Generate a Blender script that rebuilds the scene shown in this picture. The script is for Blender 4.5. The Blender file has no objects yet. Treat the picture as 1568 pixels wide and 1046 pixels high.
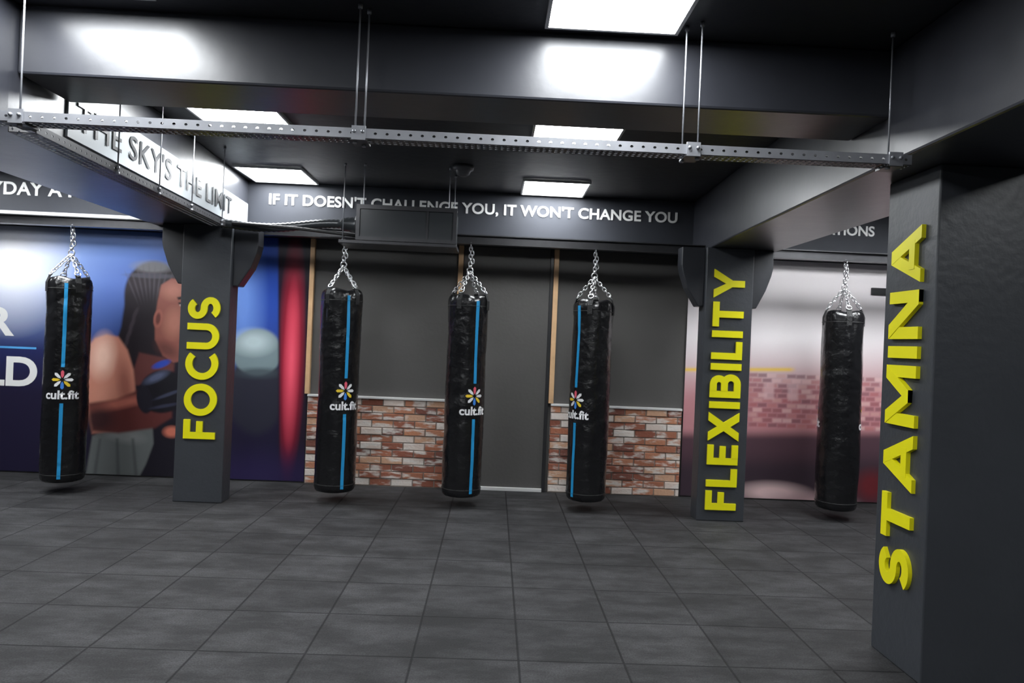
import bpy, bmesh, math, random
import numpy as np
from mathutils import Vector, Matrix
random.seed(7); np.random.seed(7)
scene = bpy.context.scene
scene.view_settings.view_transform = 'Standard'
COL = scene.collection

# ------------------------------------------------------------------ materials
def s2l(c):
    return tuple(((v/255)/12.92 if v/255 <= .04045 else (((v/255)+.055)/1.055)**2.4) for v in c)

def mat_basic(name, col, rough=.5, metal=0., bump=0., bscale=20., var=0., vscale=3., emit=None, estr=0., coat=0., spec=.5, rvar=0., crough=.15, bdist=.02):
    m = bpy.data.materials.new(name); m.use_nodes = True
    nt = m.node_tree; b = nt.nodes['Principled BSDF']
    b.inputs['Base Color'].default_value = (*col, 1)
    b.inputs['Roughness'].default_value = rough
    b.inputs['Metallic'].default_value = metal
    b.inputs['Specular IOR Level'].default_value = spec
    b.inputs['Coat Weight'].default_value = coat
    b.inputs['Coat Roughness'].default_value = crough
    tc = nt.nodes.new('ShaderNodeTexCoord')
    if var > 0 or rvar > 0:
        n = nt.nodes.new('ShaderNodeTexNoise'); n.inputs['Scale'].default_value = vscale; n.inputs['Detail'].default_value = 5
        nt.links.new(tc.outputs['Object'], n.inputs['Vector'])
        if var > 0:
            r = nt.nodes.new('ShaderNodeMix'); r.data_type = 'RGBA'
            r.inputs[6].default_value = (*[c*(1-var) for c in col], 1)
            r.inputs[7].default_value = (*[min(1, c*(1+var)) for c in col], 1)
            nt.links.new(n.outputs['Fac'], r.inputs[0]); nt.links.new(r.outputs[2], b.inputs['Base Color'])
        if rvar > 0:
            mr = nt.nodes.new('ShaderNodeMapRange'); mr.inputs[3].default_value = max(0, rough-rvar); mr.inputs[4].default_value = rough+rvar
            nt.links.new(n.outputs['Fac'], mr.inputs[0]); nt.links.new(mr.outputs[0], b.inputs['Roughness'])
    if bump > 0:
        n2 = nt.nodes.new('ShaderNodeTexNoise'); n2.inputs['Scale'].default_value = bscale; n2.inputs['Detail'].default_value = 4
        nt.links.new(tc.outputs['Object'], n2.inputs['Vector'])
        bp = nt.nodes.new('ShaderNodeBump'); bp.inputs['Strength'].default_value = bump; bp.inputs['Distance'].default_value = bdist
        nt.links.new(n2.outputs['Fac'], bp.inputs['Height']); nt.links.new(bp.outputs[0], b.inputs['Normal'])
    if emit:
        b.inputs['Emission Color'].default_value = (*emit, 1); b.inputs['Emission Strength'].default_value = estr
    return m

def mat_attr(name, rough=.5, bump=0., bscale=60, streak=0.):
    m = bpy.data.materials.new(name); m.use_nodes = True
    nt = m.node_tree; b = nt.nodes['Principled BSDF']; b.inputs['Roughness'].default_value = rough
    a = nt.nodes.new('ShaderNodeAttribute'); a.attribute_name = 'Col'
    out = a.outputs['Color']
    tc = nt.nodes.new('ShaderNodeTexCoord')
    if streak > 0:
        mp = nt.nodes.new('ShaderNodeMapping'); mp.inputs['Scale'].default_value = (7, 7, 26)
        n = nt.nodes.new('ShaderNodeTexNoise'); n.inputs['Scale'].default_value = 1; n.inputs['Detail'].default_value = 4
        nt.links.new(tc.outputs['Object'], mp.inputs[0]); nt.links.new(mp.outputs[0], n.inputs['Vector'])
        r = nt.nodes.new('ShaderNodeMapRange'); r.inputs[1].default_value = .49; r.inputs[2].default_value = .62; r.inputs[4].default_value = streak
        nt.links.new(n.outputs['Fac'], r.inputs[0])
        mx = nt.nodes.new('ShaderNodeMix'); mx.data_type = 'RGBA'; mx.inputs[7].default_value = (.70, .66, .62, 1)
        nt.links.new(r.outputs[0], mx.inputs[0]); nt.links.new(out, mx.inputs[6]); out = mx.outputs[2]
    nt.links.new(out, b.inputs['Base Color'])
    if bump > 0:
        n2 = nt.nodes.new('ShaderNodeTexNoise'); n2.inputs['Scale'].default_value = bscale
        nt.links.new(tc.outputs['Object'], n2.inputs['Vector'])
        bp = nt.nodes.new('ShaderNodeBump'); bp.inputs['Strength'].default_value = bump; bp.inputs['Distance'].default_value = .01
        nt.links.new(n2.outputs['Fac'], bp.inputs['Height']); nt.links.new(bp.outputs[0], b.inputs['Normal'])
    return m

M_BEAM = mat_basic('charcoal_beam_paint', (.032, .034, .043), .36, bump=.10, bscale=9, var=.25, vscale=4, rvar=.05, coat=.6, crough=.34)
M_HEAD = mat_basic('charcoal_header_paint', (.034, .037, .046), .6, bump=.08, bscale=9, var=.2, vscale=4, spec=.3)
M_CORB = mat_basic('charcoal_gloss_paint', (.026, .028, .034), .36, bump=.10, bscale=9, var=.25, vscale=4)
M_COL = mat_basic('charcoal_column_paint', (.044, .048, .056), .42, bump=.12, bscale=25, var=.15, vscale=3)
M_CEIL = mat_basic('ceiling_dark_paint', (.022, .023, .028), .45, bump=.15, bscale=12, var=.3, vscale=3)
M_WALL = mat_basic('wall_grey_paint', (.086, .082, .080), .6, bump=.08, bscale=30, var=.08)
M_DWALL = mat_basic('wall_charcoal_paint', (.05, .052, .058), .5, bump=.08, bscale=30, var=.1)
M_YEL = mat_basic('yellow_letter_acrylic', (.86, .80, .006), .4)
M_WHT = mat_basic('white_letter_vinyl', (.86, .86, .85), .5)
M_BLKTXT = mat_basic('black_letter_vinyl', (.03, .03, .034), .4)
M_GLARE = mat_basic('pale_glare_band', (.44, .48, .51), .4, var=.25, vscale=2)  # light reflected by the dark glossy beam, painted as a pale colour
M_BAG = mat_basic('black_vinyl', (.006, .006, .007), .27, bump=.7, bscale=7, coat=.35, rvar=.06, vscale=5, bdist=.035, crough=.16)
M_BAGTOP = mat_basic('black_webbing', (.012, .012, .013), .6, bump=.3, bscale=80)
M_BLUE = mat_basic('blue_stripe_vinyl', (.02, .30, .62), .4)
M_LWHT = mat_basic('logo_white', (.85, .85, .87), .4)
M_LYEL = mat_basic('logo_yellow', (.85, .6, .04), .4)
M_LRED = mat_basic('logo_pink', (.8, .12, .18), .4)
M_LBLU = mat_basic('logo_blue', (.06, .25, .75), .4)
M_CHROME = mat_basic('chromed_steel', (.85, .85, .87), .28, metal=1)
M_GALV = mat_basic('galvanised_steel', (.34, .35, .38), .42, metal=.6, var=.25, vscale=12)
M_DSTEEL = mat_basic('dark_painted_steel', (.05, .05, .055), .35, metal=.4, var=.3, vscale=10)
M_AC = mat_basic('black_sheet_metal', (.034, .038, .042), .3, metal=.2, bump=.05, bscale=5)
M_WOOD = mat_basic('pine_wood', (.66, .42, .23), .5, var=.25, vscale=9)
M_TRIMW = mat_basic('white_trim', (.65, .65, .65), .45)
M_DARKF = mat_basic('dark_frame', (.02, .02, .022), .4)
M_DOME = mat_basic('detector_plastic', (.09, .09, .10), .35)
M_LED = mat_basic('led_diffuser', (.9, .9, .9), .5, emit=(.95, .98, 1.0), estr=34)
M_LEDF = mat_basic('panel_frame', (.6, .6, .6), .4)
M_MURAL = mat_attr('mural_print', .42)
M_BRICK = mat_attr('whitewashed_brick', .75, bump=.5, bscale=45, streak=.85)
M_MORTAR = mat_basic('brick_mortar', (.28, .24, .21), .85, bump=.3, bscale=60)

def floor_mat():
    m = bpy.data.materials.new('rubber_tile_floor'); m.use_nodes = True
    nt = m.node_tree; b = nt.nodes['Principled BSDF']; N = nt.nodes.new; L = nt.links.new
    tc = N('ShaderNodeTexCoord'); mp = N('ShaderNodeMapping'); mp.inputs['Location'].default_value = (-.18, .12, 0)
    L(tc.outputs['Object'], mp.inputs[0])
    br = N('ShaderNodeTexBrick'); br.offset = 0; br.squash = 1
    br.inputs['Scale'].default_value = 1; br.inputs['Brick Width'].default_value = .5; br.inputs['Row Height'].default_value = .5
    br.inputs['Mortar Size'].default_value = .008; br.inputs['Mortar Smooth'].default_value = .8
    br.inputs['Color1'].default_value = (.019, .019, .0202, 1); br.inputs['Color2'].default_value = (.029, .029, .0305, 1)
    br.inputs['Mortar'].default_value = (.005, .005, .006, 1)
    L(mp.outputs[0], br.inputs['Vector'])
    n = N('ShaderNodeTexNoise'); n.inputs['Scale'].default_value = 2.3; n.inputs['Detail'].default_value = 9; n.inputs['Roughness'].default_value = .72
    mp2 = N('ShaderNodeMapping'); mp2.inputs['Scale'].default_value = (1, 2.2, 1); L(tc.outputs['Object'], mp2.inputs[0]); L(mp2.outputs[0], n.inputs['Vector'])
    r = N('ShaderNodeMapRange'); r.inputs[1].default_value = .42; r.inputs[2].default_value = .75; r.inputs[3].default_value = .8; r.inputs[4].default_value = 2.6
    L(n.outputs['Fac'], r.inputs[0])
    n3 = N('ShaderNodeTexNoise'); n3.inputs['Scale'].default_value = 120; n3.inputs['Detail'].default_value = 3; L(tc.outputs['Object'], n3.inputs['Vector'])
    r3 = N('ShaderNodeMapRange'); r3.inputs[1].default_value = .3; r3.inputs[2].default_value = .7; r3.inputs[3].default_value = .65; r3.inputs[4].default_value = 1.35
    L(n3.outputs['Fac'], r3.inputs[0])
    mm = N('ShaderNodeMath'); mm.operation = 'MULTIPLY'; L(r.outputs[0], mm.inputs[0]); L(r3.outputs[0], mm.inputs[1])
    vm = N('ShaderNodeVectorMath'); vm.operation = 'SCALE'; L(br.outputs['Color'], vm.inputs[0]); L(mm.outputs[0], vm.inputs['Scale'])
    L(vm.outputs[0], b.inputs['Base Color'])
    b.inputs['Roughness'].default_value = .74
    b.inputs['Specular IOR Level'].default_value = .28
    bp = N('ShaderNodeBump'); bp.inputs['Strength'].default_value = .5; bp.inputs['Distance'].default_value = .005; bp.invert = True
    L(br.outputs['Fac'], bp.inputs['Height'])
    bp2 = N('ShaderNodeBump'); bp2.inputs['Strength'].default_value = .4; bp2.inputs['Distance'].default_value = .003
    L(n3.outputs['Fac'], bp2.inputs['Height']); L(bp.outputs[0], bp2.inputs['Normal']); L(bp2.outputs[0], b.inputs['Normal'])
    return m
M_FLOOR = floor_mat()

# ------------------------------------------------------------------ helpers
def mkobj(name, verts, faces, mat, smooth=False, parent=None):
    me = bpy.data.meshes.new(name); me.from_pydata([tuple(v) for v in verts], [], faces); me.update()
    o = bpy.data.objects.new(name, me); COL.objects.link(o)
    if mat: me.materials.append(mat)
    if smooth:
        for p in me.polygons: p.use_smooth = True
    if parent: o.parent = parent
    return o

def empty(name):
    e = bpy.data.objects.new(name, None); COL.objects.link(e); e.empty_display_size = .1; return e

def fixn(o):
    bm = bmesh.new(); bm.from_mesh(o.data); bmesh.ops.recalc_face_normals(bm, faces=bm.faces); bm.to_mesh(o.data); bm.free()

def bevel(o, w, seg=2):
    md = o.modifiers.new('bevel', 'BEVEL'); md.width = w; md.segments = seg; md.limit_method = 'ANGLE'; return o

def box(name, x0, x1, y0, y1, z0, z1, mat, bv=0, parent=None):
    v = [(x0,y0,z0),(x1,y0,z0),(x1,y1,z0),(x0,y1,z0),(x0,y0,z1),(x1,y0,z1),(x1,y1,z1),(x0,y1,z1)]
    f = [(3,2,1,0),(4,5,6,7),(0,1,5,4),(1,2,6,5),(2,3,7,6),(3,0,4,7)]
    o = mkobj(name, v, f, mat, parent=parent)
    if bv: bevel(o, bv)
    return o

def prism(name, pts, a, b, axis, mat, bv=0, parent=None):
    n = len(pts)
    if axis == 'z': v = [(p[0],p[1],a) for p in pts]+[(p[0],p[1],b) for p in pts]
    elif axis == 'y': v = [(p[0],a,p[1]) for p in pts]+[(p[0],b,p[1]) for p in pts]
    else: v = [(a,p[0],p[1]) for p in pts]+[(b,p[0],p[1]) for p in pts]
    f = [tuple(range(n)), tuple(range(2*n-1, n-1, -1))]+[(i, i+n, (i+1)%n+n, (i+1)%n) for i in range(n)]
    o = mkobj(name, v, f, mat, parent=parent); fixn(o)
    if bv: bevel(o, bv)
    return o

def tube(name, pts, r, mat, seg=10, parent=None, closed=False, radii=None):
    pts = [Vector(p) for p in pts]; n = len(pts); V = []; F = []
    up = None
    for i, p in enumerate(pts):
        a = pts[(i-1) % n] if (closed or i > 0) else p
        b = pts[(i+1) % n] if (closed or i < n-1) else p
        t = (b-a).normalized()
        if up is None:
            up = t.orthogonal().normalized()
        else:
            up = (up - t*up.dot(t)).normalized()
        s = t.cross(up)
        rr = radii[i] if radii else r
        for k in range(seg):
            an = 2*math.pi*k/seg; V.append(p+up*math.cos(an)*rr+s*math.sin(an)*rr)
    m = n if closed else n-1
    for i in range(m):
        for k in range(seg):
            j = (i+1) % n; F.append((i*seg+k, i*seg+(k+1)%seg, j*seg+(k+1)%seg, j*seg+k))
    if not closed:
        F.append(tuple(range(seg-1, -1, -1))); F.append(tuple(range((n-1)*seg, n*seg)))
    return mkobj(name, V, F, mat, smooth=True, parent=parent)

def join_meshes(name, objs, parent=None):
    V=[];F=[];MI=[];SM=[];mats=[]
    for o in objs:
        off=len(V)
        V += [v.co.copy() for v in o.data.vertices]
        idx=[]
        for m in o.data.materials:
            if m not in mats: mats.append(m)
            idx.append(mats.index(m))
        for p in o.data.polygons:
            F.append(tuple(off+i for i in p.vertices)); MI.append(idx[p.material_index] if idx else 0); SM.append(p.use_smooth)
    for o in objs: bpy.data.objects.remove(o)
    r = mkobj(name, V, F, None, parent=parent)
    for m in mats: r.data.materials.append(m)
    for p,mi,s in zip(r.data.polygons,MI,SM): p.material_index=mi; p.use_smooth=s
    return r

def text_mesh(body, w=None, h=None, extrude=0., offset=0., spacing=1.0):
    cu = bpy.data.curves.new('t', 'FONT'); cu.body = body; cu.size = 1; cu.offset = offset; cu.space_character = spacing
    cu.extrude = .1 if extrude > 0 else 0; cu.resolution_u = 6
    o = bpy.data.objects.new('t', cu); COL.objects.link(o)
    dg = bpy.context.evaluated_depsgraph_get(); dg.update()
    me = bpy.data.meshes.new_from_object(o.evaluated_get(dg))
    bpy.data.objects.remove(o)
    co = np.array([v.co[:] for v in me.vertices]); mn = co.min(0); mx = co.max(0)
    sx = w/(mx[0]-mn[0]) if w else None; sy = h/(mx[1]-mn[1]) if h else None
    if sx is None: sx = sy
    if sy is None: sy = sx
    for v in me.vertices:
        v.co.x = (v.co.x-mn[0])*sx; v.co.y = (v.co.y-mn[1])*sy
        v.co.z = extrude*(v.co.z+.1)/.2 if extrude > 0 else 0
    return me

def place_text(name, me, origin, xdir, ydir, mat, parent=None):
    xd = Vector(xdir).normalized(); yd = Vector(ydir).normalized(); zd = xd.cross(yd)
    o = Vector(origin)
    for v in me.vertices:
        c = v.co.copy(); v.co = o+xd*c.x+yd*c.y+zd*c.z
    me.materials.clear(); me.materials.append(mat); me.name = name
    ob = bpy.data.objects.new(name, me); COL.objects.link(ob)
    if parent: ob.parent = parent
    return ob

# ---- hand-drawn bold geometric capitals: each glyph = (width, list of pieces)
T = .215
def rect(x0, y0, x1, y1): return ('q', [(x0,y0),(x1,y0),(x1,y1),(x0,y1)])
def rib(pts, closed=False): return ('r', pts, closed)
def arc(cx, cy, rx, ry, a0, a1, n=20): return [(cx+rx*math.cos(math.radians(a0+(a1-a0)*i/n)), cy+ry*math.sin(math.radians(a0+(a1-a0)*i/n))) for i in range(n+1)]
def glyph(ch):
    t = T; h = t/2
    if ch == 'I': return t, [rect(0,0,t,1)]
    if ch == 'L': return .58, [rect(0,0,t,1), rect(t,0,.58,t*.95)]
    if ch == 'F': return .62, [rect(0,0,t,1), rect(t,1-t*.95,.62,1), rect(t,.40,.57,.40+t*.92)]
    if ch == 'E': return .64, [rect(0,0,t,1), rect(t,1-t*.95,.64,1), rect(t,.5-t*.45,.60,.5+t*.45), rect(t,0,.64,t*.95)]
    if ch == 'T': return .80, [rect(0,1-t*.95,.80,1), rect(.40-h,0,.40+h,1-t*.95)]
    if ch == 'N':
        w = .86; return w, [rect(0,0,t,1), rect(w-t,0,w,1), ('q',[(0,1),(t*1.2,1),(w,0),(w-t*1.2,0)])]
    if ch == 'M':
        w = 1.08; c = w/2; return w, [rect(0,0,t,1), rect(w-t,0,w,1), ('q',[(0,1),(t*1.12,1),(c+t*.52,.22),(c-t*.52,.22)]), ('q',[(w,1),(w-t*1.12,1),(c-t*.52,.22),(c+t*.52,.22)])]
    if ch == 'A':
        w = 1.0; c = w/2; u = t*1.08; return w, [('q',[(0,0),(u,0),(c+u*.52,1),(c-u*.52,1)]), ('q',[(w,0),(w-u,0),(c-u*.52,1),(c+u*.52,1)]), rect(.24,.20,.76,.20+t*.85)]
    if ch == 'X':
        w = .92; u = t*1.28; return w, [('q',[(0,0),(u,0),(w,1),(w-u,1)]), ('q',[(w,0),(w-u,0),(0,1),(u,1)])]
    if ch == 'Y':
        w = .92; c = w/2; u = t*1.22; return w, [('q',[(0,1),(u,1),(c+h,.40),(c-h,.40)]), ('q',[(w,1),(w-u,1),(c-h,.40),(c+h,.40)]), rect(c-h,0,c+h,.46)]
    if ch == 'O':
        return 1.04, [rib(arc(.52,.5,.52-h,.52-h,0,360,44)[:-1], True)]
    if ch == 'C':
        return .86, [rib(arc(.52,.5,.52-h,.52-h,47,313,34))]
    if ch == 'U':
        w = .84; return w, [rib([(h,1)]+arc(w/2,.40,w/2-h,.40-h+.01,180,360,22)+[(w-h,1)])]
    if ch == 'S':
        w = .72; ry = (.5-h)/2+.005; return w, [rib(arc(w/2-.01,.5+ry,w/2-h-.02,ry,28,270,22)+arc(w/2+.01,.5-ry,w/2-h,ry,90,-150,22)[1:])]
    if ch == 'B':
        w = .76; r1 = (.53-h)/2; r2 = (1-h-.53)/2
        return w, [rect(0,0,t,1), rib([(t,h)]+arc(w-h-r1,h+r1,r1,r1,-90,90,14)+[(t,.53)]), rib([(t,.53)]+arc(w-h-r2-.04,.53+r2,r2,r2,-90,90,14)+[(t,1-h)])]
def word_mesh(word, L, cap, ex, gap=.13):
    V=[];F=[];x0=0
    for ch in word:
        w, pcs = glyph(ch)
        for pi, pc in enumerate(pcs):
            zt = 1+.05*pi; zb = -.05*pi      # tiny build-up so overlapping strokes never share a plane
            if pc[0] == 'q':
                Q = pc[1]
                area = sum(Q[i][0]*Q[(i+1)%4][1]-Q[(i+1)%4][0]*Q[i][1] for i in range(4))
                if area < 0: Q = Q[::-1]
                k=len(V); V.extend([(a+x0,b,zb) for a,b in Q]); V.extend([(a+x0,b,zt) for a,b in Q])
                F.append((k+3,k+2,k+1,k)); F.append((k+4,k+5,k+6,k+7))
                for i in range(4): j=(i+1)%4; F.append((k+i,k+j,k+4+j,k+4+i))
            else:
                P=pc[1]; n=len(P); Lf=[];Rt_=[]
                for i in range(n):
                    a = P[i-1] if (i>0 or pc[2]) else P[i]; b = P[(i+1)%n] if (i<n-1 or pc[2]) else P[i]
                    dx,dy=b[0]-a[0],b[1]-a[1]; l=math.hypot(dx,dy); nx,ny=-dy/l*T/2,dx/l*T/2
                    Lf.append((P[i][0]+nx,P[i][1]+ny)); Rt_.append((P[i][0]-nx,P[i][1]-ny))
                k=len(V)
                for i in range(n):
                    for (a,b),z in ((Rt_[i],zb),(Lf[i],zb),(Lf[i],zt),(Rt_[i],zt)): V.append((a+x0,b,z))
                m = n if pc[2] else n-1
                for i in range(m):
                    j=(i+1)%n
                    for q in range(4): F.append((k+4*i+q,k+4*i+(q+1)%4,k+4*j+(q+1)%4,k+4*j+q))
                if not pc[2]: F.append((k+3,k+2,k+1,k)); F.append((k+4*(n-1),k+4*(n-1)+1,k+4*(n-1)+2,k+4*(n-1)+3))
        x0 += w+gap
    tot = x0-gap
    me = bpy.data.meshes.new(word); me.from_pydata([(v[0]*L/tot, v[1]*cap, v[2]*ex) for v in V], [], F)
    bm = bmesh.new(); bm.from_mesh(me); bmesh.ops.recalc_face_normals(bm, faces=bm.faces); bm.to_mesh(me); bm.free()
    return me

# ------------------------------------------------------------------ room shell
H = 2.93; XL, XR, YB, YF = -6.6, 5.2, 7.25, -3.2
box('floor', XL-.2, XR+.2, YF-.2, YB+.2, -.12, 0, M_FLOOR)
box('ceiling', XL-.2, XR+.2, YF-.2, YB+.2, H, H+.12, M_CEIL)
box('wall_back', XL-.2, XR+.2, YB, YB+.2, 0, H, M_WALL)
box('wall_left', XL-.2, XL, YF, YB, 0, H, M_DWALL)
box('wall_right', XR, XR+.2, YF, YB, 0, H, M_DWALL)
box('wall_front', XL-.2, XR+.2, YF-.2, YF, 0, H, M_DWALL)

YH = 6.93
LB = [(-2.15, YF), (-2.20, 3.25), (-2.42, YB), (-3.05, YB), (-3.0, YF)]
prism('ceiling_beam', LB, 2.40, H, 'z', M_BEAM, .012)
RB = [(1.78, YF), (2.50, YF), (2.50, YB), (1.90, YB), (1.80, 3.25)]
prism('ceiling_beam', RB, 2.40, H, 'z', M_BEAM, .012)
ZNB = 2.615
box('ceiling_beam', -2.2, 1.81, 3.30, 3.70, ZNB, H, M_BEAM, .012)
box('ceiling_beam', 2.49, XR, 3.30, 3.70, ZNB, H, M_BEAM, .012)
box('ceiling_beam', XL, -2.99, 3.30, 3.70, ZNB, H, M_BEAM, .012)

hb = empty('header_beam')
box('lintel', -2.42, 1.9, YH, YB, 2.44, H, M_HEAD, .008, hb)
box('lower_rail', -2.40, 1.9, YH-.03, YH+.03, 2.42, 2.49, M_DSTEEL, .004, hb)
me = text_mesh("IF IT DOESN'T CHALLENGE YOU, IT WON'T CHANGE YOU", 3.93, .125, .008, .022, 1.02)
place_text('slogan', me, (-2.20, YH, 2.695), (1,0,0), (0,0,1), M_WHT, hb)
hb2 = empty('header_beam')
box('lintel', XL, -3.04, YH, YB, 2.44, H, M_HEAD, .008, hb2)
box('lit_rail', XL, -3.04, YH-.05, YH, 2.50, 2.535, M_TRIMW, .003, hb2)
me = text_mesh("EVERYDAY A NEW START", 2.15, .125, .008, .022, 1.05)
place_text('slogan', me, (-5.22, YH, 2.69), (1,0,0), (0,0,1), M_WHT, hb2)
hb3 = empty('header_beam')
box('lintel', 2.49, XR, YH, YB, 2.44, H, M_HEAD, .008, hb3)
me = text_mesh("NO LIMITATIONS", 1.05, .10, .008, .022, 1.0)
place_text('slogan', me, (2.62, YH, 2.67), (1,0,0), (0,0,1), M_WHT, hb3)

bd = empty('beam_slogan_glare')
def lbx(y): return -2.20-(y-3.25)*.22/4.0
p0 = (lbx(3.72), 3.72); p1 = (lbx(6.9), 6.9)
prism('glare_panel', [p0, (p0[0]+.012, p0[1]), (p1[0]+.012, p1[1]), p1], 2.45, 2.70, 'z', M_GLARE, 0, bd)  # thin slab carrying the painted glare on the beam face
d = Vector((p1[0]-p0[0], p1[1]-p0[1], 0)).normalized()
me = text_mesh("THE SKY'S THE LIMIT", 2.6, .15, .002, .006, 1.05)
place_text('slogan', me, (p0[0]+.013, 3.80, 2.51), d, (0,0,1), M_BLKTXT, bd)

# ------------------------------------------------------------------ columns
def letters(parent, txt, L, cap, origin, xd, yd, ex):
    return place_text('letters', word_mesh(txt, L, cap, ex), origin, xd, yd, M_YEL, parent)
CY0, CY1 = 6.26, 6.455
def corbel(name, xc, sg, out, par):
    pts = [(xc, 1.88), (xc+sg*.05, 1.88), (xc+sg*(out-.06), 2.04), (xc+sg*(out-.015), 2.17), (xc+sg*out, 2.24), (xc+sg*out, 2.40), (xc, 2.40)]
    prism(name, pts, CY0+.045, CY1, 'y', M_CORB, .008, par)
c1 = empty('lettered_column')
box('shaft', -2.71, -2.29, CY0, CY1, 0, 2.40, M_COL, .008, c1)
corbel('corbel_1', -2.29, 1, .21, c1); corbel('corbel_2', -2.71, -1, .20, c1)
letters(c1, 'FOCUS', 1.22, .27, (-2.365, CY0, .55), (0,0,1), (-1,0,0), .016)
c2 = empty('lettered_column')
box('shaft', 1.84, 2.26, CY0, CY1, 0, 2.40, M_COL, .008, c2)
corbel('corbel_1', 2.26, 1, .19, c2); corbel('corbel_2', 1.84, -1, .21, c2)
letters(c2, 'FLEXIBILITY', 2.11, .27, (2.18, CY0, .10), (0,0,1), (-1,0,0), .016)
c3 = empty('lettered_column')
box('shaft', 2.02, 3.0, 3.25, 3.68, 0, 2.40, M_COL, .008, c3)
letters(c3, 'STAMINA', 1.76, .25, (2.02, 3.345, .375), (0,0,1), (0,1,0), .02)
c4 = empty('square_column')
box('shaft', -3.0, -2.56, 3.25, 3.65, 0, 2.40, M_COL, .008, c4)

# ------------------------------------------------------------------ LED panels
def led(x0, y0, w=.6):
    e = empty('ceiling_light_panel'); x1 = x0+w; y1 = y0+w; z = H-.001
    t = .016
    fr = [box('f', x0, x1, y0, y0+t, z-.022, z, M_LEDF), box('f', x0, x1, y1-t, y1, z-.022, z, M_LEDF),
          box('f', x0, x0+t, y0+t, y1-t, z-.022, z, M_LEDF), box('f', x1-t, x1, y0+t, y1-t, z-.022, z, M_LEDF)]
    join_meshes('frame', fr, e)
    box('diffuser', x0+t, x1-t, y0+t, y1-t, z-.018, z-.006, M_LED, 0, e)
for x, y in [(.17,2.62),(.2,4.6),(.2,6.28),(-2.12,2.55),(-2.04,4.52),(-2.32,6.27),
             (.2,.2),(-2.0,.2),(.2,-1.8),(-2.0,-1.8),(2.75,5.3),(3.9,5.3),(3.3,4.2),(3.3,.9),(-4.2,4.9),(-5.4,5.9),(-4.2,5.9),(-4.9,3.9),(-4.6,1.2)]:  # this row: unseen panels added to brighten bags, murals and side bays
    led(x, y)

# ------------------------------------------------------------------ back wall dressing
def brick_panel(x0, x1):
    e = empty('brick_wainscot'); ht = .87; y = YB
    box('mortar_bed', x0, x1, y-.03, y, 0, ht, M_MORTAR, 0, e)
    V=[];F=[];C=[]
    pal = [(160,102,78),(142,84,66),(182,124,96),(200,158,130),(212,196,186),(124,76,64),(190,130,98),(170,106,80),(220,208,200),(150,92,72)]
    rh = .0725; bw = .215; r = 0; z = .004
    while z+rh*.5 < ht:
        off = (r % 2)*bw/2; x = x0-off
        while x < x1:
            a = max(x+.005, x0); b = min(x+bw-.005, x1)
            if b-a > .02:
                dy = random.uniform(.034, .046); z0 = z+.004; z1 = min(z+rh-.004, ht)
                k = len(V); g = .004
                V += [(a,y-.03,z0),(b,y-.03,z0),(b,y-.03,z1),(a,y-.03,z1),(a+g,y-dy,z0+g),(b-g,y-dy,z0+g),(b-g,y-dy,z1-g),(a+g,y-dy,z1-g)]
                F += [(k+4,k+5,k+6,k+7),(k,k+1,k+5,k+4),(k+1,k+2,k+6,k+5),(k+2,k+3,k+7,k+6),(k+3,k,k+4,k+7)]
                c = s2l(random.choice(pal)); C += [(*c,1)]*8
            x += bw
        z += rh; r += 1
    o = mkobj('bricks', V, F, M_BRICK, parent=e)
    at = o.data.color_attributes.new('Col', 'FLOAT_COLOR', 'POINT'); at.data.foreach_set('color', np.array(C, dtype=np.float32).ravel())
    box('cap_trim', x0, x1, y-.055, y, ht, ht+.022, M_TRIMW, .003, e)
brick_panel(-1.83, -.36); brick_panel(.60, 1.93)
box('trim_1', -1.86, -1.815, YB-.05, YB, .895, 2.44, M_WOOD, .004)
box('trim_2', .575, .625, YB-.05, YB, .895, 2.44, M_WOOD, .004)
box('trim_3', -.385, -.335, YB-.05, YB, .895, 2.44, M_WOOD, .004)
dr = empty('door_1')
box('leaf', -.33, .54, YB-.025, YB, .035, 2.44, M_WALL, .003, dr)
box('jamb', .54, .572, YB-.05, YB, 0, 2.44, M_DARKF, .003, dr)
box('threshold', -.33, .54, YB-.05, YB, 0, .034, M_TRIMW, .003, dr)

# ------------------------------------------------------------------ murals
def ell(P, cx, cy, rx, ry, ang=0, soft=.15):
    a = math.radians(ang); dx = P[0]-cx; dy = P[1]-cy
    u = (dx*math.cos(a)+dy*math.sin(a))/rx; v = (-dx*math.sin(a)+dy*math.cos(a))/ry
    r = np.sqrt(u*u+v*v); return np.clip((1+soft-r)/(2*soft), 0, 1)
def sm(t): t = np.clip(t, 0, 1); return t*t*(3-2*t)
def poly(P, pts, soft=3.):
    x, y = P; n = len(pts); inside = np.zeros_like(x, bool); dmin = np.full_like(x, 1e9)
    for i in range(n):
        x0, y0 = pts[i]; x1, y1 = pts[(i+1) % n]
        cond = ((y0 > y) != (y1 > y)) & (x < (x1-x0)*(y-y0)/((y1-y0) if y1 != y0 else 1e-9)+x0)
        inside ^= cond
        dx, dy = x1-x0, y1-y0; t = np.clip(((x-x0)*dx+(y-y0)*dy)/(dx*dx+dy*dy+1e-9), 0, 1)
        dmin = np.minimum(dmin, np.hypot(x-x0-t*dx, y-y0-t*dy))
    sd = np.where(inside, dmin, -dmin); return sm((sd+soft)/(2*soft))
def mix(C, m, col, a=1.0):
    c = np.array(s2l(col)); return C*(1-(m*a)[..., None])+c*(m*a)[..., None]

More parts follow.
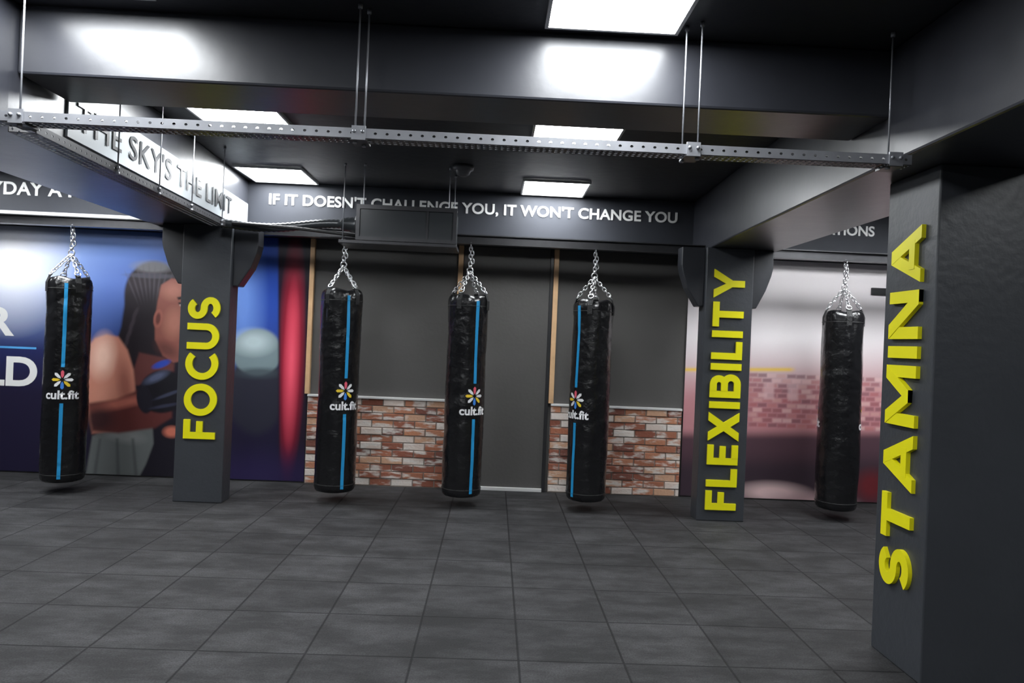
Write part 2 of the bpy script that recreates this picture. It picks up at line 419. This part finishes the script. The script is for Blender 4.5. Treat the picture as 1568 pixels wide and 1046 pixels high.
def mural(name, x0, x1, z0, z1, yy, art, res=.008):
    e = empty(name)
    nx = int((x1-x0)/res); nz = int((z1-z0)/res)
    X, Z = np.meshgrid(np.linspace(x0, x1, nx+1), np.linspace(z0, z1, nz+1))
    C = art(X, Z)
    V = np.stack([X.ravel(), np.full(X.size, yy), Z.ravel()], 1)
    idx = np.arange((nx+1)*(nz+1)).reshape(nz+1, nx+1)
    F = np.stack([idx[:-1,:-1].ravel(), idx[:-1,1:].ravel(), idx[1:,1:].ravel(), idx[1:,:-1].ravel()], 1).tolist()
    o = mkobj('print', V.tolist(), F, M_MURAL, parent=e)
    at = o.data.color_attributes.new('Col', 'FLOAT_COLOR', 'POINT')
    CC = np.concatenate([np.clip(C.reshape(-1,3), 0, 1), np.ones((X.size,1))], 1).astype(np.float32)
    at.data.foreach_set('color', CC.ravel())
    box('backing_board', x0, x1, yy+.004, YB, z0, z1, M_DARKF, 0, e)
    return e

def art_left(X, Z):
    xa = -599.6+156.5*(X+3.7); ya = (1.5-Z)*154.5
    P = (784+xa-ya*.0419, 523+ya+xa*.0419); x, y = P
    C = np.zeros(X.shape+(3,))+np.array(s2l((38,46,100)))
    C = mix(C, sm((x-60)/160)*sm((600-y)/220), (40,74,158))
    C = mix(C, ell(P, 40, 385, 120, 80, 0, .9), (150,180,240))
    C = mix(C, ell(P, 15, 395, 60, 70, 0, .8), (250,250,255))
    C = mix(C, ell(P, 225, 375, 60, 26, 0, .8), (110,150,225), .4)
    C = mix(C, sm((y-500)/110), (30,25,52))
    C = mix(C, ell(P, 170, 470, 44, 60, 0, .7), (78,106,176), .7)
    # torso shadow + grey top
    C = mix(C, poly(P, [(150,560),(200,500),(290,520),(300,740),(128,740)], 8), (26,23,34))
    C = mix(C, poly(P, [(140,668),(178,648),(205,655),(232,650),(234,680),(222,712),(208,738),(128,738)], 2.5), (104,108,108))
    C = mix(C, ell(P, 190, 668, 26, 10, 10, .5), (136,138,138), .8)
    for (a, b) in ((150,8),(176,-4),(200,-8)):
        C = mix(C, poly(P, [(a,672),(a+4,672),(a-b+3,738),(a-b-3,738)], 2.5), (72,76,78), .7)
    # hair
    C = mix(C, ell(P, 234, 452, 45, 52, 0, .05), (40,33,39))
    C = mix(C, poly(P, [(192,448),(236,440),(246,520),(238,552),(206,552),(186,566),(160,572),(172,540),(184,500)], 3), (36,30,36))
    C = mix(C, ell(P, 232, 408, 30, 9, 2, .3), (140,140,144), .6)
    C = mix(C, ell(P, 230, 422, 38, 4, 2, .3), (84,84,96), .6)
    for i in range(9):
        C = mix(C, ell(P, 200+i*7, 430+abs(i-4)*2.5, 1.6, 22, -22+i*5, .5), (88,80,90), .45)
    for i in range(6):
        C = mix(C, ell(P, 206-i*5, 480+i*16, 3, 10, 25, .4), (80,70,78), .5)
    # face in profile looking right: brow, nose, lips, chin, jaw
    C = mix(C, poly(P, [(246,436),(262,426),(280,428),(289,440),(290,456),(287,464),(292,478),(301,494),(297,501),(290,503),(294,511),(291,517),(293,523),(287,529),(288,540),(280,552),(264,556),(248,545),(236,520),(236,490),(240,462)], 2), (144,86,76))
    C = mix(C, ell(P, 266, 446, 16, 12, 0, .6), (188,128,112), .7)
    C = mix(C, ell(P, 266, 494, 14, 20, 10, .6), (196,132,114), .7)
    C = mix(C, ell(P, 255, 536, 18, 10, 30, .6), (86,48,46), .7)
    C = mix(C, poly(P, [(270,455),(288,452),(288,456),(272,459)], 1.4), (28,18,22))
    C = mix(C, ell(P, 281, 467, 6.5, 3, 4, .25), (220,208,202))
    C = mix(C, ell(P, 283, 467, 3, 3, 0, .25), (20,12,16))
    C = mix(C, poly(P, [(272,463),(288,463),(289,465),(273,466)], 1), (22,14,18))
    C = mix(C, ell(P, 291, 500, 4, 2, 0, .4), (80,36,38))
    C = mix(C, ell(P, 288, 514, 6, 3, 8, .3), (150,44,56))
    C = mix(C, ell(P, 287, 520, 6, 3, -6, .3), (176,60,70))
    C = mix(C, ell(P, 241, 488, 7, 14, 8, .15), (164,98,86))
    C = mix(C, ell(P, 241, 488, 3.5, 9, 8, .3), (104,56,52))
    # neck, shoulder, upper arm, forearm
    C = mix(C, poly(P, [(212,540),(250,548),(266,558),(264,592),(196,590)], 3), (100,56,54))
    C = mix(C, poly(P, [(134,530),(144,518),(162,512),(180,516),(194,536),(203,566),(206,600),(196,636),(176,660),(140,664),(130,620),(128,570)], 3), (208,138,118))
    C = mix(C, ell(P, 156, 546, 16, 28, 6, .6), (255,208,188))
    C = mix(C, ell(P, 154, 614, 14, 32, 6, .6), (222,152,132), .8)
    C = mix(C, ell(P, 190, 590, 10, 34, -8, .6), (150,84,74), .7)
    C = mix(C, poly(P, [(134,618),(176,612),(214,596),(232,590),(262,604),(262,640),(236,656),(180,664),(140,660)], 3.5), (94,46,44))
    C = mix(C, ell(P, 184, 618, 44, 7, -12, .6), (188,108,94), .9)
    C = mix(C, ell(P, 150, 642, 22, 20, 0, .5), (50,30,34), .8)
    # gloves
    C = mix(C, ell(P, 248, 600, 37, 33, -14, .06), (20,18,26))
    C = mix(C, ell(P, 220, 612, 12, 22, -10, .1), (30,28,38))
    C = mix(C, ell(P, 238, 578, 18, 6, -25, .5), (92,100,128), .8)
    C = mix(C, ell(P, 258, 604, 22, 2.5, -20, .4), (66,70,92), .8)
    C = mix(C, ell(P, 252, 622, 22, 2.5, -10, .4), (54,56,76), .8)
    C = mix(C, ell(P, 246, 558, 14, 5, -20, .3), (36,76,180), .9)
    C = mix(C, ell(P, 262, 662, 12, 8, 0, .4), (214,120,98), .9)
    # area between the column and the brick panel : second glove, curtain
    m2 = sm((x-345)/8)
    C = mix(C, m2*sm((580-y)/130), (42,80,178))
    C = mix(C, ell(P, 372, 460, 24, 90, 0, .7)*m2, (110,150,230))
    C = mix(C, ell(P, 392, 604, 44, 62, 0, .1)*m2, (42,42,56))
    C = mix(C, ell(P, 394, 540, 38, 36, 0, .06)*m2, (122,140,146))
    C = mix(C, ell(P, 388, 524, 26, 16, 0, .6)*m2, (190,208,212))
    C = mix(C, ell(P, 396, 572, 34, 8, 0, .4)*m2, (62,72,80), .8)
    C = mix(C, sm((x-424)/5), (36,22,42))
    C = mix(C, ell(P, 447, 545, 14, 120, 2, .7)*sm((x-426)/6), (200,30,60))
    C = mix(C, ell(P, 447, 560, 8, 80, 2, .8), (255,96,120))
    C = mix(C, sm((x-467)/4), (24,16,30))
    C = mix(C, sm((y-670)/60)*m2, (44,34,78), .8)
    return C

def art_right(X, Z):
    xa = 454+149*(X-3.2); ya = (1.5-Z)*150.7
    P = (784+xa-ya*.0419, 523+ya+xa*.0419); x, y = P
    C = np.zeros(X.shape+(3,))+np.array(s2l((255,248,250)))
    C = mix(C, sm((440-y)/60)*sm((1190-x)/50), (215,190,200), .6)
    C = mix(C, sm((y-510)/110), (206,144,150))
    rng = np.random.RandomState(4)
    for r in range(11):
        yy0 = 576+r*7.6
        for cidx in range(22):
            cx = 1138+cidx*15+(r % 2)*7.5+rng.uniform(-1,1)
            cc = [(150,70,78),(228,176,172),(118,58,72),(186,92,92),(206,128,124),(244,206,204)][rng.randint(6)]
            yc = yy0+(cx-1200)*.04
            C = mix(C, poly(P, [(cx-6.6,yc-2.8),(cx+6.6,yc-2.8),(cx+6.6,yc+2.8),(cx-6.6,yc+2.8)], 1.6), cc, .55)
    for (wx, wy) in ((1178,600),(1215,602),(1300,606),(1370,608)):
        C = mix(C, poly(P, [(wx-8,wy-14),(wx+8,wy-14),(wx+8,wy+12),(wx-8,wy+12)], 2.5), (236,196,200), .6)
    C = mix(C, np.exp(-((y-566)/3.)**2)*sm((1222-x)/14), (255,214,90), .95)
    C = mix(C, sm((y-654)/20), (92,66,76))
    C = mix(C, sm((y-685)/40), (64,50,60))
    C = mix(C, ell(P, 1185, 755, 46, 14, 3, .5), (240,206,206))
    C = mix(C, ell(P, 1230, 770, 60, 12, 0, .6), (204,168,172))
    C = mix(C, ell(P, 1335, 745, 22, 22, 0, .5), (110,40,46))
    C = mix(C, poly(P, [(1140,395),(1150,395),(1148,660),(1140,660)], 4), (196,140,150), .6)
    return C

ml = mural('wall_mural', -6.55, -1.84, .015, 2.435, YB-.02, art_left)
mr = mural('wall_mural', 1.95, 5.15, .015, 2.435, YB-.02, art_right)
me = text_mesh("YOUR", 1.25, .29, .002, .03, 1.0); place_text('print_text', me, (-5.99, YB-.021, 1.345), (1,0,0), (0,0,1), M_WHT, ml)
me = text_mesh("WORLD", 1.65, .30, .002, .03, 1.0); place_text('print_text', me, (-6.15, YB-.021, .85), (1,0,0), (0,0,1), M_WHT, ml)
box('print_line', -6.2, -4.52, YB-.023, YB-.0205, 1.225, 1.245, mat_basic('cyan_print', (.1, .4, .8), .5), 0, ml)
me = text_mesh("FIT IS A HABIT.", 1.2, .08, .002, .02, 1.0); place_text('print_text', me, (-6.10, YB-.021, .10), (1,0,0), (0,0,1), M_WHT, ml)
box('wall_vent', 3.82, 4.06, YB-.045, YB-.02, 2.13, 2.20, M_DARKF, .004)

# ------------------------------------------------------------------ hanging bar
HB_Y = 6.50
prism_pts = [(HB_Y-.04,2.36),(HB_Y+.04,2.36),(HB_Y+.04,2.368),(HB_Y+.005,2.372),(HB_Y+.005,2.432),(HB_Y+.04,2.436),(HB_Y+.04,2.444),(HB_Y-.04,2.444),(HB_Y-.04,2.436),(HB_Y-.005,2.432),(HB_Y-.005,2.372),(HB_Y-.04,2.368)]
prism('steel_i_beam', prism_pts, XL, XR, 'x', M_DSTEEL)

# ------------------------------------------------------------------ punching bags
ZB, ZT, RR = .10, 1.90, .179
def link(pos, tdir, ndir, L=.044, W=.028, r=.0048):
    t = Vector(tdir).normalized(); n = Vector(ndir); n = (n-t*n.dot(t)).normalized()
    pts = []
    hl = L/2-W/2
    for k in range(5): a = math.pi*k/4; pts.append(Vector(pos)+t*(hl+math.sin(a)*W/2)+n*(math.cos(a)*W/2))
    for k in range(5): a = math.pi+math.pi*k/4; pts.append(Vector(pos)+t*(-hl+math.sin(a)*W/2)+n*(math.cos(a)*W/2))
    return tube('l', pts, r, M_CHROME, seg=6, closed=True)
def chain(a, b, L=.044):
    a = Vector(a); b = Vector(b); d = b-a; pitch = L-.010; n = max(1, round(d.length/pitch)); out = []
    t = d.normalized(); s = t.orthogonal().normalized(); s2 = t.cross(s)
    for i in range(n):
        out.append(link(a+d*((i+.5)/n), t, (s+s2) if i % 2 else (s-s2), L=d.length/n+.010))
    return out

def bag(cx, cy, theta0s, seed, stripe=True):
    e = empty('punching_bag'); rs = np.random.RandomState(seed); ph = rs.uniform(0, 6.28, 8)
    dents = [(rs.uniform(0, 6.28), rs.uniform(.03, .97), rs.uniform(.2, .6), rs.uniform(.02, .08), rs.uniform(-.034, .02)) for _ in range(40)]
    dents += [(rs.uniform(0, 6.28), rs.uniform(.78, .97), rs.uniform(.08, .2), rs.uniform(.03, .07), rs.uniform(-.05, .03)) for _ in range(26)]
    dents += [(rs.uniform(0, 6.28), rs.uniform(.05, .9), rs.uniform(.3, .6), rs.uniform(.008, .015), rs.uniform(-.022, -.008)) for _ in range(22)]
    def R(th, z):
        r = RR
        k = (z-ZB)/(ZT-ZB)
        f = 1+.010*math.sin(2*th+ph[0]+4*k)+.010*math.sin(9*k+ph[1])+.007*math.sin(3*th-17*k+ph[2])+.012*math.exp(-((k-.25)/.2)**2)
        for (t0, k0, wt, wk, am) in dents:
            dt = (th-t0+math.pi) % (2*math.pi)-math.pi
            q = (dt/wt)**2+((k-k0-.03*dt)/wk)**2
            if q < 6: f += am*math.exp(-q)
        top = max(0, (k-.84)/.16); f *= 1+.035*top*math.sin(4*th+ph[3])+.026*top*math.sin(11*th+ph[4])
        return r*f
    nseg = 80; V = []; F = []
    prof = [(ZB, .0), (ZB, .55), (ZB, .80), (ZB+.006, .90), (ZB+.02, .965), (ZB+.045, 1.0)]
    for i in range(1, 100): prof.append((ZB+.045+(ZT-.07-ZB-.045)*i/100, 1.0))
    prof += [(ZT-.07, 1.0), (ZT-.045, .985), (ZT-.022, .94), (ZT-.006, .86), (ZT, .78), (ZT-.008, .6), (ZT-.016, .3), (ZT-.018, 0)]
    ring = []
    for z, s in prof:
        if s == 0: V.append((cx, cy, z)); ring.append([len(V)-1]*nseg); continue
        rr = []
        for k in range(nseg):
            th = 2*math.pi*k/nseg; r = R(th, min(max(z, ZB), ZT))*s
            dz = (.010*math.sin(4*th+ph[3]) if z > ZT-.06 else 0)
            V.append((cx+r*math.cos(th), cy+r*math.sin(th), z+dz)); rr.append(len(V)-1)
        ring.append(rr)
    for i in range(len(ring)-1):
        for k in range(nseg):
            q = (ring[i][k], ring[i][(k+1)%nseg], ring[i+1][(k+1)%nseg], ring[i+1][k])
            q = tuple(dict.fromkeys(q)); F.append(q)
    o = mkobj('body', V, F, M_BAG, True, e); fixn(o)
    def band(z0, z1, off, mat):
        VV=[];FF=[]
        zs=[z0,z0+.003,z1-.003,z1]; of=[.0005,off,off,.0005]
        for z, oo in zip(zs, of):
            for k in range(nseg):
                th=2*math.pi*k/nseg; r=R(th,z)+oo; VV.append((cx+r*math.cos(th),cy+r*math.sin(th),z))
        for i in range(3):
            for k in range(nseg): FF.append((i*nseg+k,i*nseg+(k+1)%nseg,(i+1)*nseg+(k+1)%nseg,(i+1)*nseg+k))
        return mkobj('b',VV,FF,mat,True)
    join_meshes('sewn_bands',[band(1.795,1.803,.003,M_BAGTOP),band(.165,.173,.003,M_BAGTOP)],e)
    parts = []; tabs = []
    ringc = Vector((cx, cy, 2.125))
    for k in range(4):
        th = math.radians(45+90*k+seed*7); c, s = math.cos(th), math.sin(th)
        ro = R(th, ZT-.07)+.004
        pts = [(ro, ZT-.13), (ro+.001, ZT-.05), (ro-.02, ZT+.004), (ro-.035, ZT+.022)]
        VV=[];FF=[]
        for (r, z) in pts:
            for sg in (-.022, .022):
                VV.append((cx+r*c-s*sg, cy+r*s+c*sg, z))
            for sg in (.022, -.022):
                VV.append((cx+(r-.005)*c-s*sg, cy+(r-.005)*s+c*sg, z-.001))
        for i in range(3):
            for j in range(4): FF.append((i*4+j, i*4+(j+1)%4, (i+1)*4+(j+1)%4, (i+1)*4+j))
        FF += [(0,1,2,3),(12,13,14,15)]
        tabs.append(mkobj('t', VV, FF, M_BAGTOP))
        p = Vector((cx+(ro-.034)*c, cy+(ro-.034)*s, ZT+.030))
        tv = Vector((-s, c, 0)); uv = (ringc-p).normalized()
        dr_ = [p+tv*(.024*math.cos(a))+uv*(.024*math.sin(a)) for a in [i*2*math.pi/12 for i in range(12)]]
        parts.append(tube('d', dr_, .005, M_CHROME, 6, closed=True))
        parts += chain(p+uv*.016, ringc-Vector((0,0,.012)))
    rp = [ringc+Vector((.026*math.cos(a), 0, .026*math.sin(a))) for a in [i*2*math.pi/14 for i in range(14)]]
    parts.append(tube('r', rp, .006, M_CHROME, 7, closed=True))
    parts.append(tube('sw', [(cx,cy,2.143),(cx,cy,2.150),(cx,cy,2.168),(cx,cy,2.175)], .012, M_CHROME, 12, radii=[.006,.015,.015,.006]))
    parts += chain((cx,cy,2.168), (cx,cy,2.335))
    parts += chain((cx+.020,cy,2.19), (cx+.010,cy,2.335))
    sh = [Vector((cx, cy+.024*math.cos(a), 2.35+.024*math.sin(a))) for a in [i*2*math.pi/14 for i in range(14)]]
    parts.append(tube('sh', sh, .006, M_CHROME, 7, closed=True))
    join_meshes('tabs', tabs, e); join_meshes('hanging_chains', parts, e)
    thc = math.atan2(-cy, -cx)
    def wrap(me, th0, z0, mat, off=.003):
        for v in me.vertices:
            th = th0+v.co.x/RR; z = z0+v.co.y; r = R(th, z)+off; v.co = (cx+r*math.cos(th), cy+r*math.sin(th), z)
        me.materials.clear(); me.materials.append(mat)
        o = bpy.data.objects.new('w', me); COL.objects.link(o); return o
    for t0 in theta0s:
        th0 = thc+math.radians(t0); pr = []
        for (a, b) in ((ZB+.04, .80), (1.115, ZT-.055)):
            VV=[];FF=[]; n = 100
            for i in range(n+1):
                z = a+(b-a)*i/n
                for sg in (-1, -.33, .33, 1):
                    th = th0+sg*.014/RR; r = R(th, z)+.0028; VV.append((cx+r*math.cos(th), cy+r*math.sin(th), z))
            for i in range(n):
                for j in range(3): FF.append((i*4+j, i*4+j+1, (i+1)*4+j+1, (i+1)*4+j))
            if stripe: pr.append(mkobj('s', VV, FF, M_BLUE, True))
        cols = [M_LWHT, M_LWHT, M_LRED, M_LWHT, M_LYEL, M_LWHT, M_LBLU, M_LYEL]
        for k in range(8):
            a = 2*math.pi*k/8; mm = bpy.data.meshes.new('p')
            shp = [(.014,0),(.034,.011),(.070,.013),(.084,0),(.070,-.013),(.034,-.011)]
            mm.from_pydata([(x*math.cos(a)-y*math.sin(a), x*math.sin(a)+y*math.cos(a), 0) for x,y in shp], [], [(0,5,1),(1,5,4,2),(2,4,3)])
            pr.append(wrap(mm, th0, 1.005, cols[k], .004))
        tm = text_mesh('cult.fit', .26, None, 0, .03, 1.0)
        for v in tm.vertices: v.co.x -= .13
        pr.append(wrap(tm, th0, .835, M_LWHT, .0045))
        join_meshes('printed_logo', pr, e)
bag(-3.79, 6.5, [-9], 1); bag(-1.377, 6.5, [20], 2); bag(-.24, 6.5, [28], 3); bag(.89, 6.5, [-42], 4); bag(3.19, 6.5, [-104, 104], 5, False)

# ------------------------------------------------------------------ slotted channels
def slotted(length, width, cell=.04, rows=1, hole=.3):
    V=[];F=[]; n=int(length/cell); cw=length/n; rh=width/rows
    for r in range(rows):
        for i in range(n):
            cx=(i+.5)*cw; cy=(r+.5)*rh; k=len(V); hw=cw/2; hh=rh/2
            outer=[(-hw,-hh),(0,-hh),(hw,-hh),(hw,0),(hw,hh),(0,hh),(-hw,hh),(-hw,0)]
            inner=[(-.7,-.7),(0,-1),(.7,-.7),(1,0),(.7,.7),(0,1),(-.7,.7),(-1,0)]
            V += [(cx+a,cy+b,0) for a,b in outer]+[(cx+a*hw*hole*1.3,cy+b*hh*hole*1.3,0) for a,b in inner]
            for j in range(8): F.append((k+j,k+(j+1)%8,k+8+(j+1)%8,k+8+j))
    return V,F
def slot_obj(name, length, width, origin, xd, yd, mat, parent, cell=.04, rows=1, hole=.35, th=.003):
    V,F=slotted(length,width,cell,rows,hole)
    o=Vector(origin); xd=Vector(xd).normalized(); yd=Vector(yd).normalized()
    ob=mkobj(name,[o+xd*v[0]+yd*v[1] for v in V],F,mat,parent=parent)
    bm=bmesh.new(); bm.from_mesh(ob.data); bmesh.ops.remove_doubles(bm,verts=bm.verts,dist=1e-5); bm.to_mesh(ob.data); bm.free()
    md=ob.modifiers.new('solid','SOLIDIFY'); md.thickness=th; md.offset=0
    return ob
fr = empty('slotted_steel_channel')
ln = 1.795+2.18; ZC = 2.345
slot_obj('front_flange', ln, .042, (-2.18,3.10,ZC), (1,0,0), (0,0,1), M_GALV, fr, .05, 1, .22)
slot_obj('bottom_flange', ln, .08, (-2.18,3.102,ZC-.001), (1,0,0), (0,1,0), M_DSTEEL, fr, .026, 3, .5)
slot_obj('rear_flange', ln, .042, (-2.18,3.183,ZC), (1,0,0), (0,0,1), M_DSTEEL, fr, .05, 1, .22)
def rod(x, y, z0, par, z1=H-.001, r=.004):
    ps=[tube('rod', [(x,y,z0),(x,y,z1)], r, M_GALV, 8), tube('nut', [(x,y,z0+.02),(x,y,z0+.035)], .010, M_GALV, 6), tube('nut', [(x,y,z0-.01),(x,y,z0+.003)], .010, M_GALV, 6), tube('anchor', [(x,y,z1-.02),(x,y,z1)], .010, M_GALV, 8)]
    return ps
rr=[]
for x, y in [(-2.06,3.12),(-.635,3.12),(-.605,3.17),(.855,3.12),(.80,3.17),(1.70,3.12)]:
    rr += rod(x, y, ZC-.01, fr)
join_meshes('threaded_rods', rr, fr)
br=[]
for x in (-2.06,-.615,.83,1.72):
    br.append(box('b', x-.035, x+.035, 3.09, 3.195, ZC-.012, ZC-.003, M_DSTEEL)); br.append(box('b', x-.03, x+.03, 3.088, 3.097, ZC-.01, ZC+.05, M_GALV))
    for dx in (-.018,.018): br.append(tube('bolt', [(x+dx,3.08,ZC+.025),(x+dx,3.09,ZC+.025)], .008, M_GALV, 6))
join_meshes('joint_brackets', br, fr)

tr = empty('cable_tray')
slot_obj('tray_bottom', 2.6, .12, (-2.16,3.2,2.325), (-.055,1,0), (1,.055,0), M_DSTEEL, tr, .03, 3, .5)
slot_obj('tray_side', 2.6, .04, (-2.04,3.2,2.325), (-.055,1,0), (0,0,1), M_DSTEEL, tr, .05, 1, .25)
slot_obj('tray_side', 2.6, .04, (-2.16,3.2,2.325), (-.055,1,0), (0,0,1), M_DSTEEL, tr, .05, 1, .25)
rr=[]
for y in (3.95,4.5,5.05,5.7): rr += rod(-2.04-(y-3.2)*.055+.006, y, 2.325, tr)
join_meshes('threaded_rods', rr, tr)

# ------------------------------------------------------------------ air conditioning unit
ac = empty('ducted_air_conditioner')
x0,x1,y0,y1,z0,z1 = -1.17,-.36,6.0,6.38,2.29,2.58
box('casing', x0,x1,y0,y1,z0,z1, M_AC, .008, ac)
fl = [box('f', x0-.012,x1+.012,y0-.012,y0+.012,z1-.03,z1+.006,M_DSTEEL), box('f', x0-.012,x1+.012,y0-.012,y0+.012,z0,z0+.03,M_DSTEEL),
      box('f', x0-.012,x0+.018,y0-.013,y0+.012,z0,z1,M_DSTEEL), box('f', x1-.018,x1+.012,y0-.013,y0+.012,z0,z1,M_DSTEEL), box('f', -.60,-.585,y0-.008,y0+.01,z0+.03,z1-.03,M_DSTEEL)]
join_meshes('flange', fl, ac)
box('drip_tray', -1.32,x1+.02,5.97,6.36,2.255,2.285, M_DSTEEL, .006, ac)
rr=[]
for x,y in ((-1.13,6.02),(-1.30,6.05),(-.42,6.02),(-.39,6.3)): rr += rod(x,y,2.262,ac)
join_meshes('threaded_rods', rr, ac)
pts=[];rad=[]
for i in range(60):
    t=i/59; pts.append((-1.19-1.14*t, 6.15+.03*math.sin(5*t), 2.43+.02*math.sin(7*t)-.05*t)); rad.append(.034+(.006 if i%2 else 0) if t>.12 else .07-.02*(t/.12)+(.006 if i%2 else 0))
tube('flexible_duct', pts, .04, M_AC, 14, ac, radii=rad)
tube('duct_collar', [(-1.16,6.15,2.43),(-1.21,6.15,2.43)], .085, M_DSTEEL, 20, ac)
tube('refrigerant_pipe', [(-1.18,6.06,2.33),(-1.35,6.06,2.345),(-1.7,6.05,2.37),(-2.22,6.05,2.385)], .014, M_BAGTOP, 8, ac)

V=[];F=[];n=28;prof=[(0,H-.085),(.03,H-.082),(.052,H-.068),(.062,H-.045),(.066,H-.035),(.085,H-.030),(.088,H-.001),(0,H-.001)]
for r,z in prof:
    for k in range(n): V.append((-.31+r*math.cos(2*math.pi*k/n), 5.95+r*math.sin(2*math.pi*k/n), z))
for i in range(len(prof)-1):
    for k in range(n): F.append((i*n+k,i*n+(k+1)%n,(i+1)*n+(k+1)%n,(i+1)*n+k))
o = mkobj('smoke_detector', V, F, M_DOME, True); fixn(o)

# ------------------------------------------------------------------ world + camera
w = bpy.data.worlds.new('world'); scene.world = w; w.use_nodes = True
w.node_tree.nodes['Background'].inputs[0].default_value = (.5,.55,.6,1); w.node_tree.nodes['Background'].inputs[1].default_value = .05
cam = bpy.data.cameras.new('camera'); co = bpy.data.objects.new('camera', cam); COL.objects.link(co)
cam.sensor_width = 36; cam.lens = 1100/1568*36; cam.clip_start = .02
cam.dof.use_dof = True; cam.dof.focus_distance = 3.6; cam.dof.aperture_fstop = 4.0
psi = .0255; th = math.radians(2.4)
Fw = Vector((math.sin(psi), math.cos(psi), 0)); R0 = Vector((math.cos(psi), -math.sin(psi), 0)); U0 = Vector((0,0,1))
Rt = R0*math.cos(th)+U0*math.sin(th); Up = U0*math.cos(th)-R0*math.sin(th)
M = Matrix((Rt, Up, -Fw)).transposed().to_4x4(); M.translation = Vector((0,0,1.5))
co.matrix_world = M
scene.camera = co
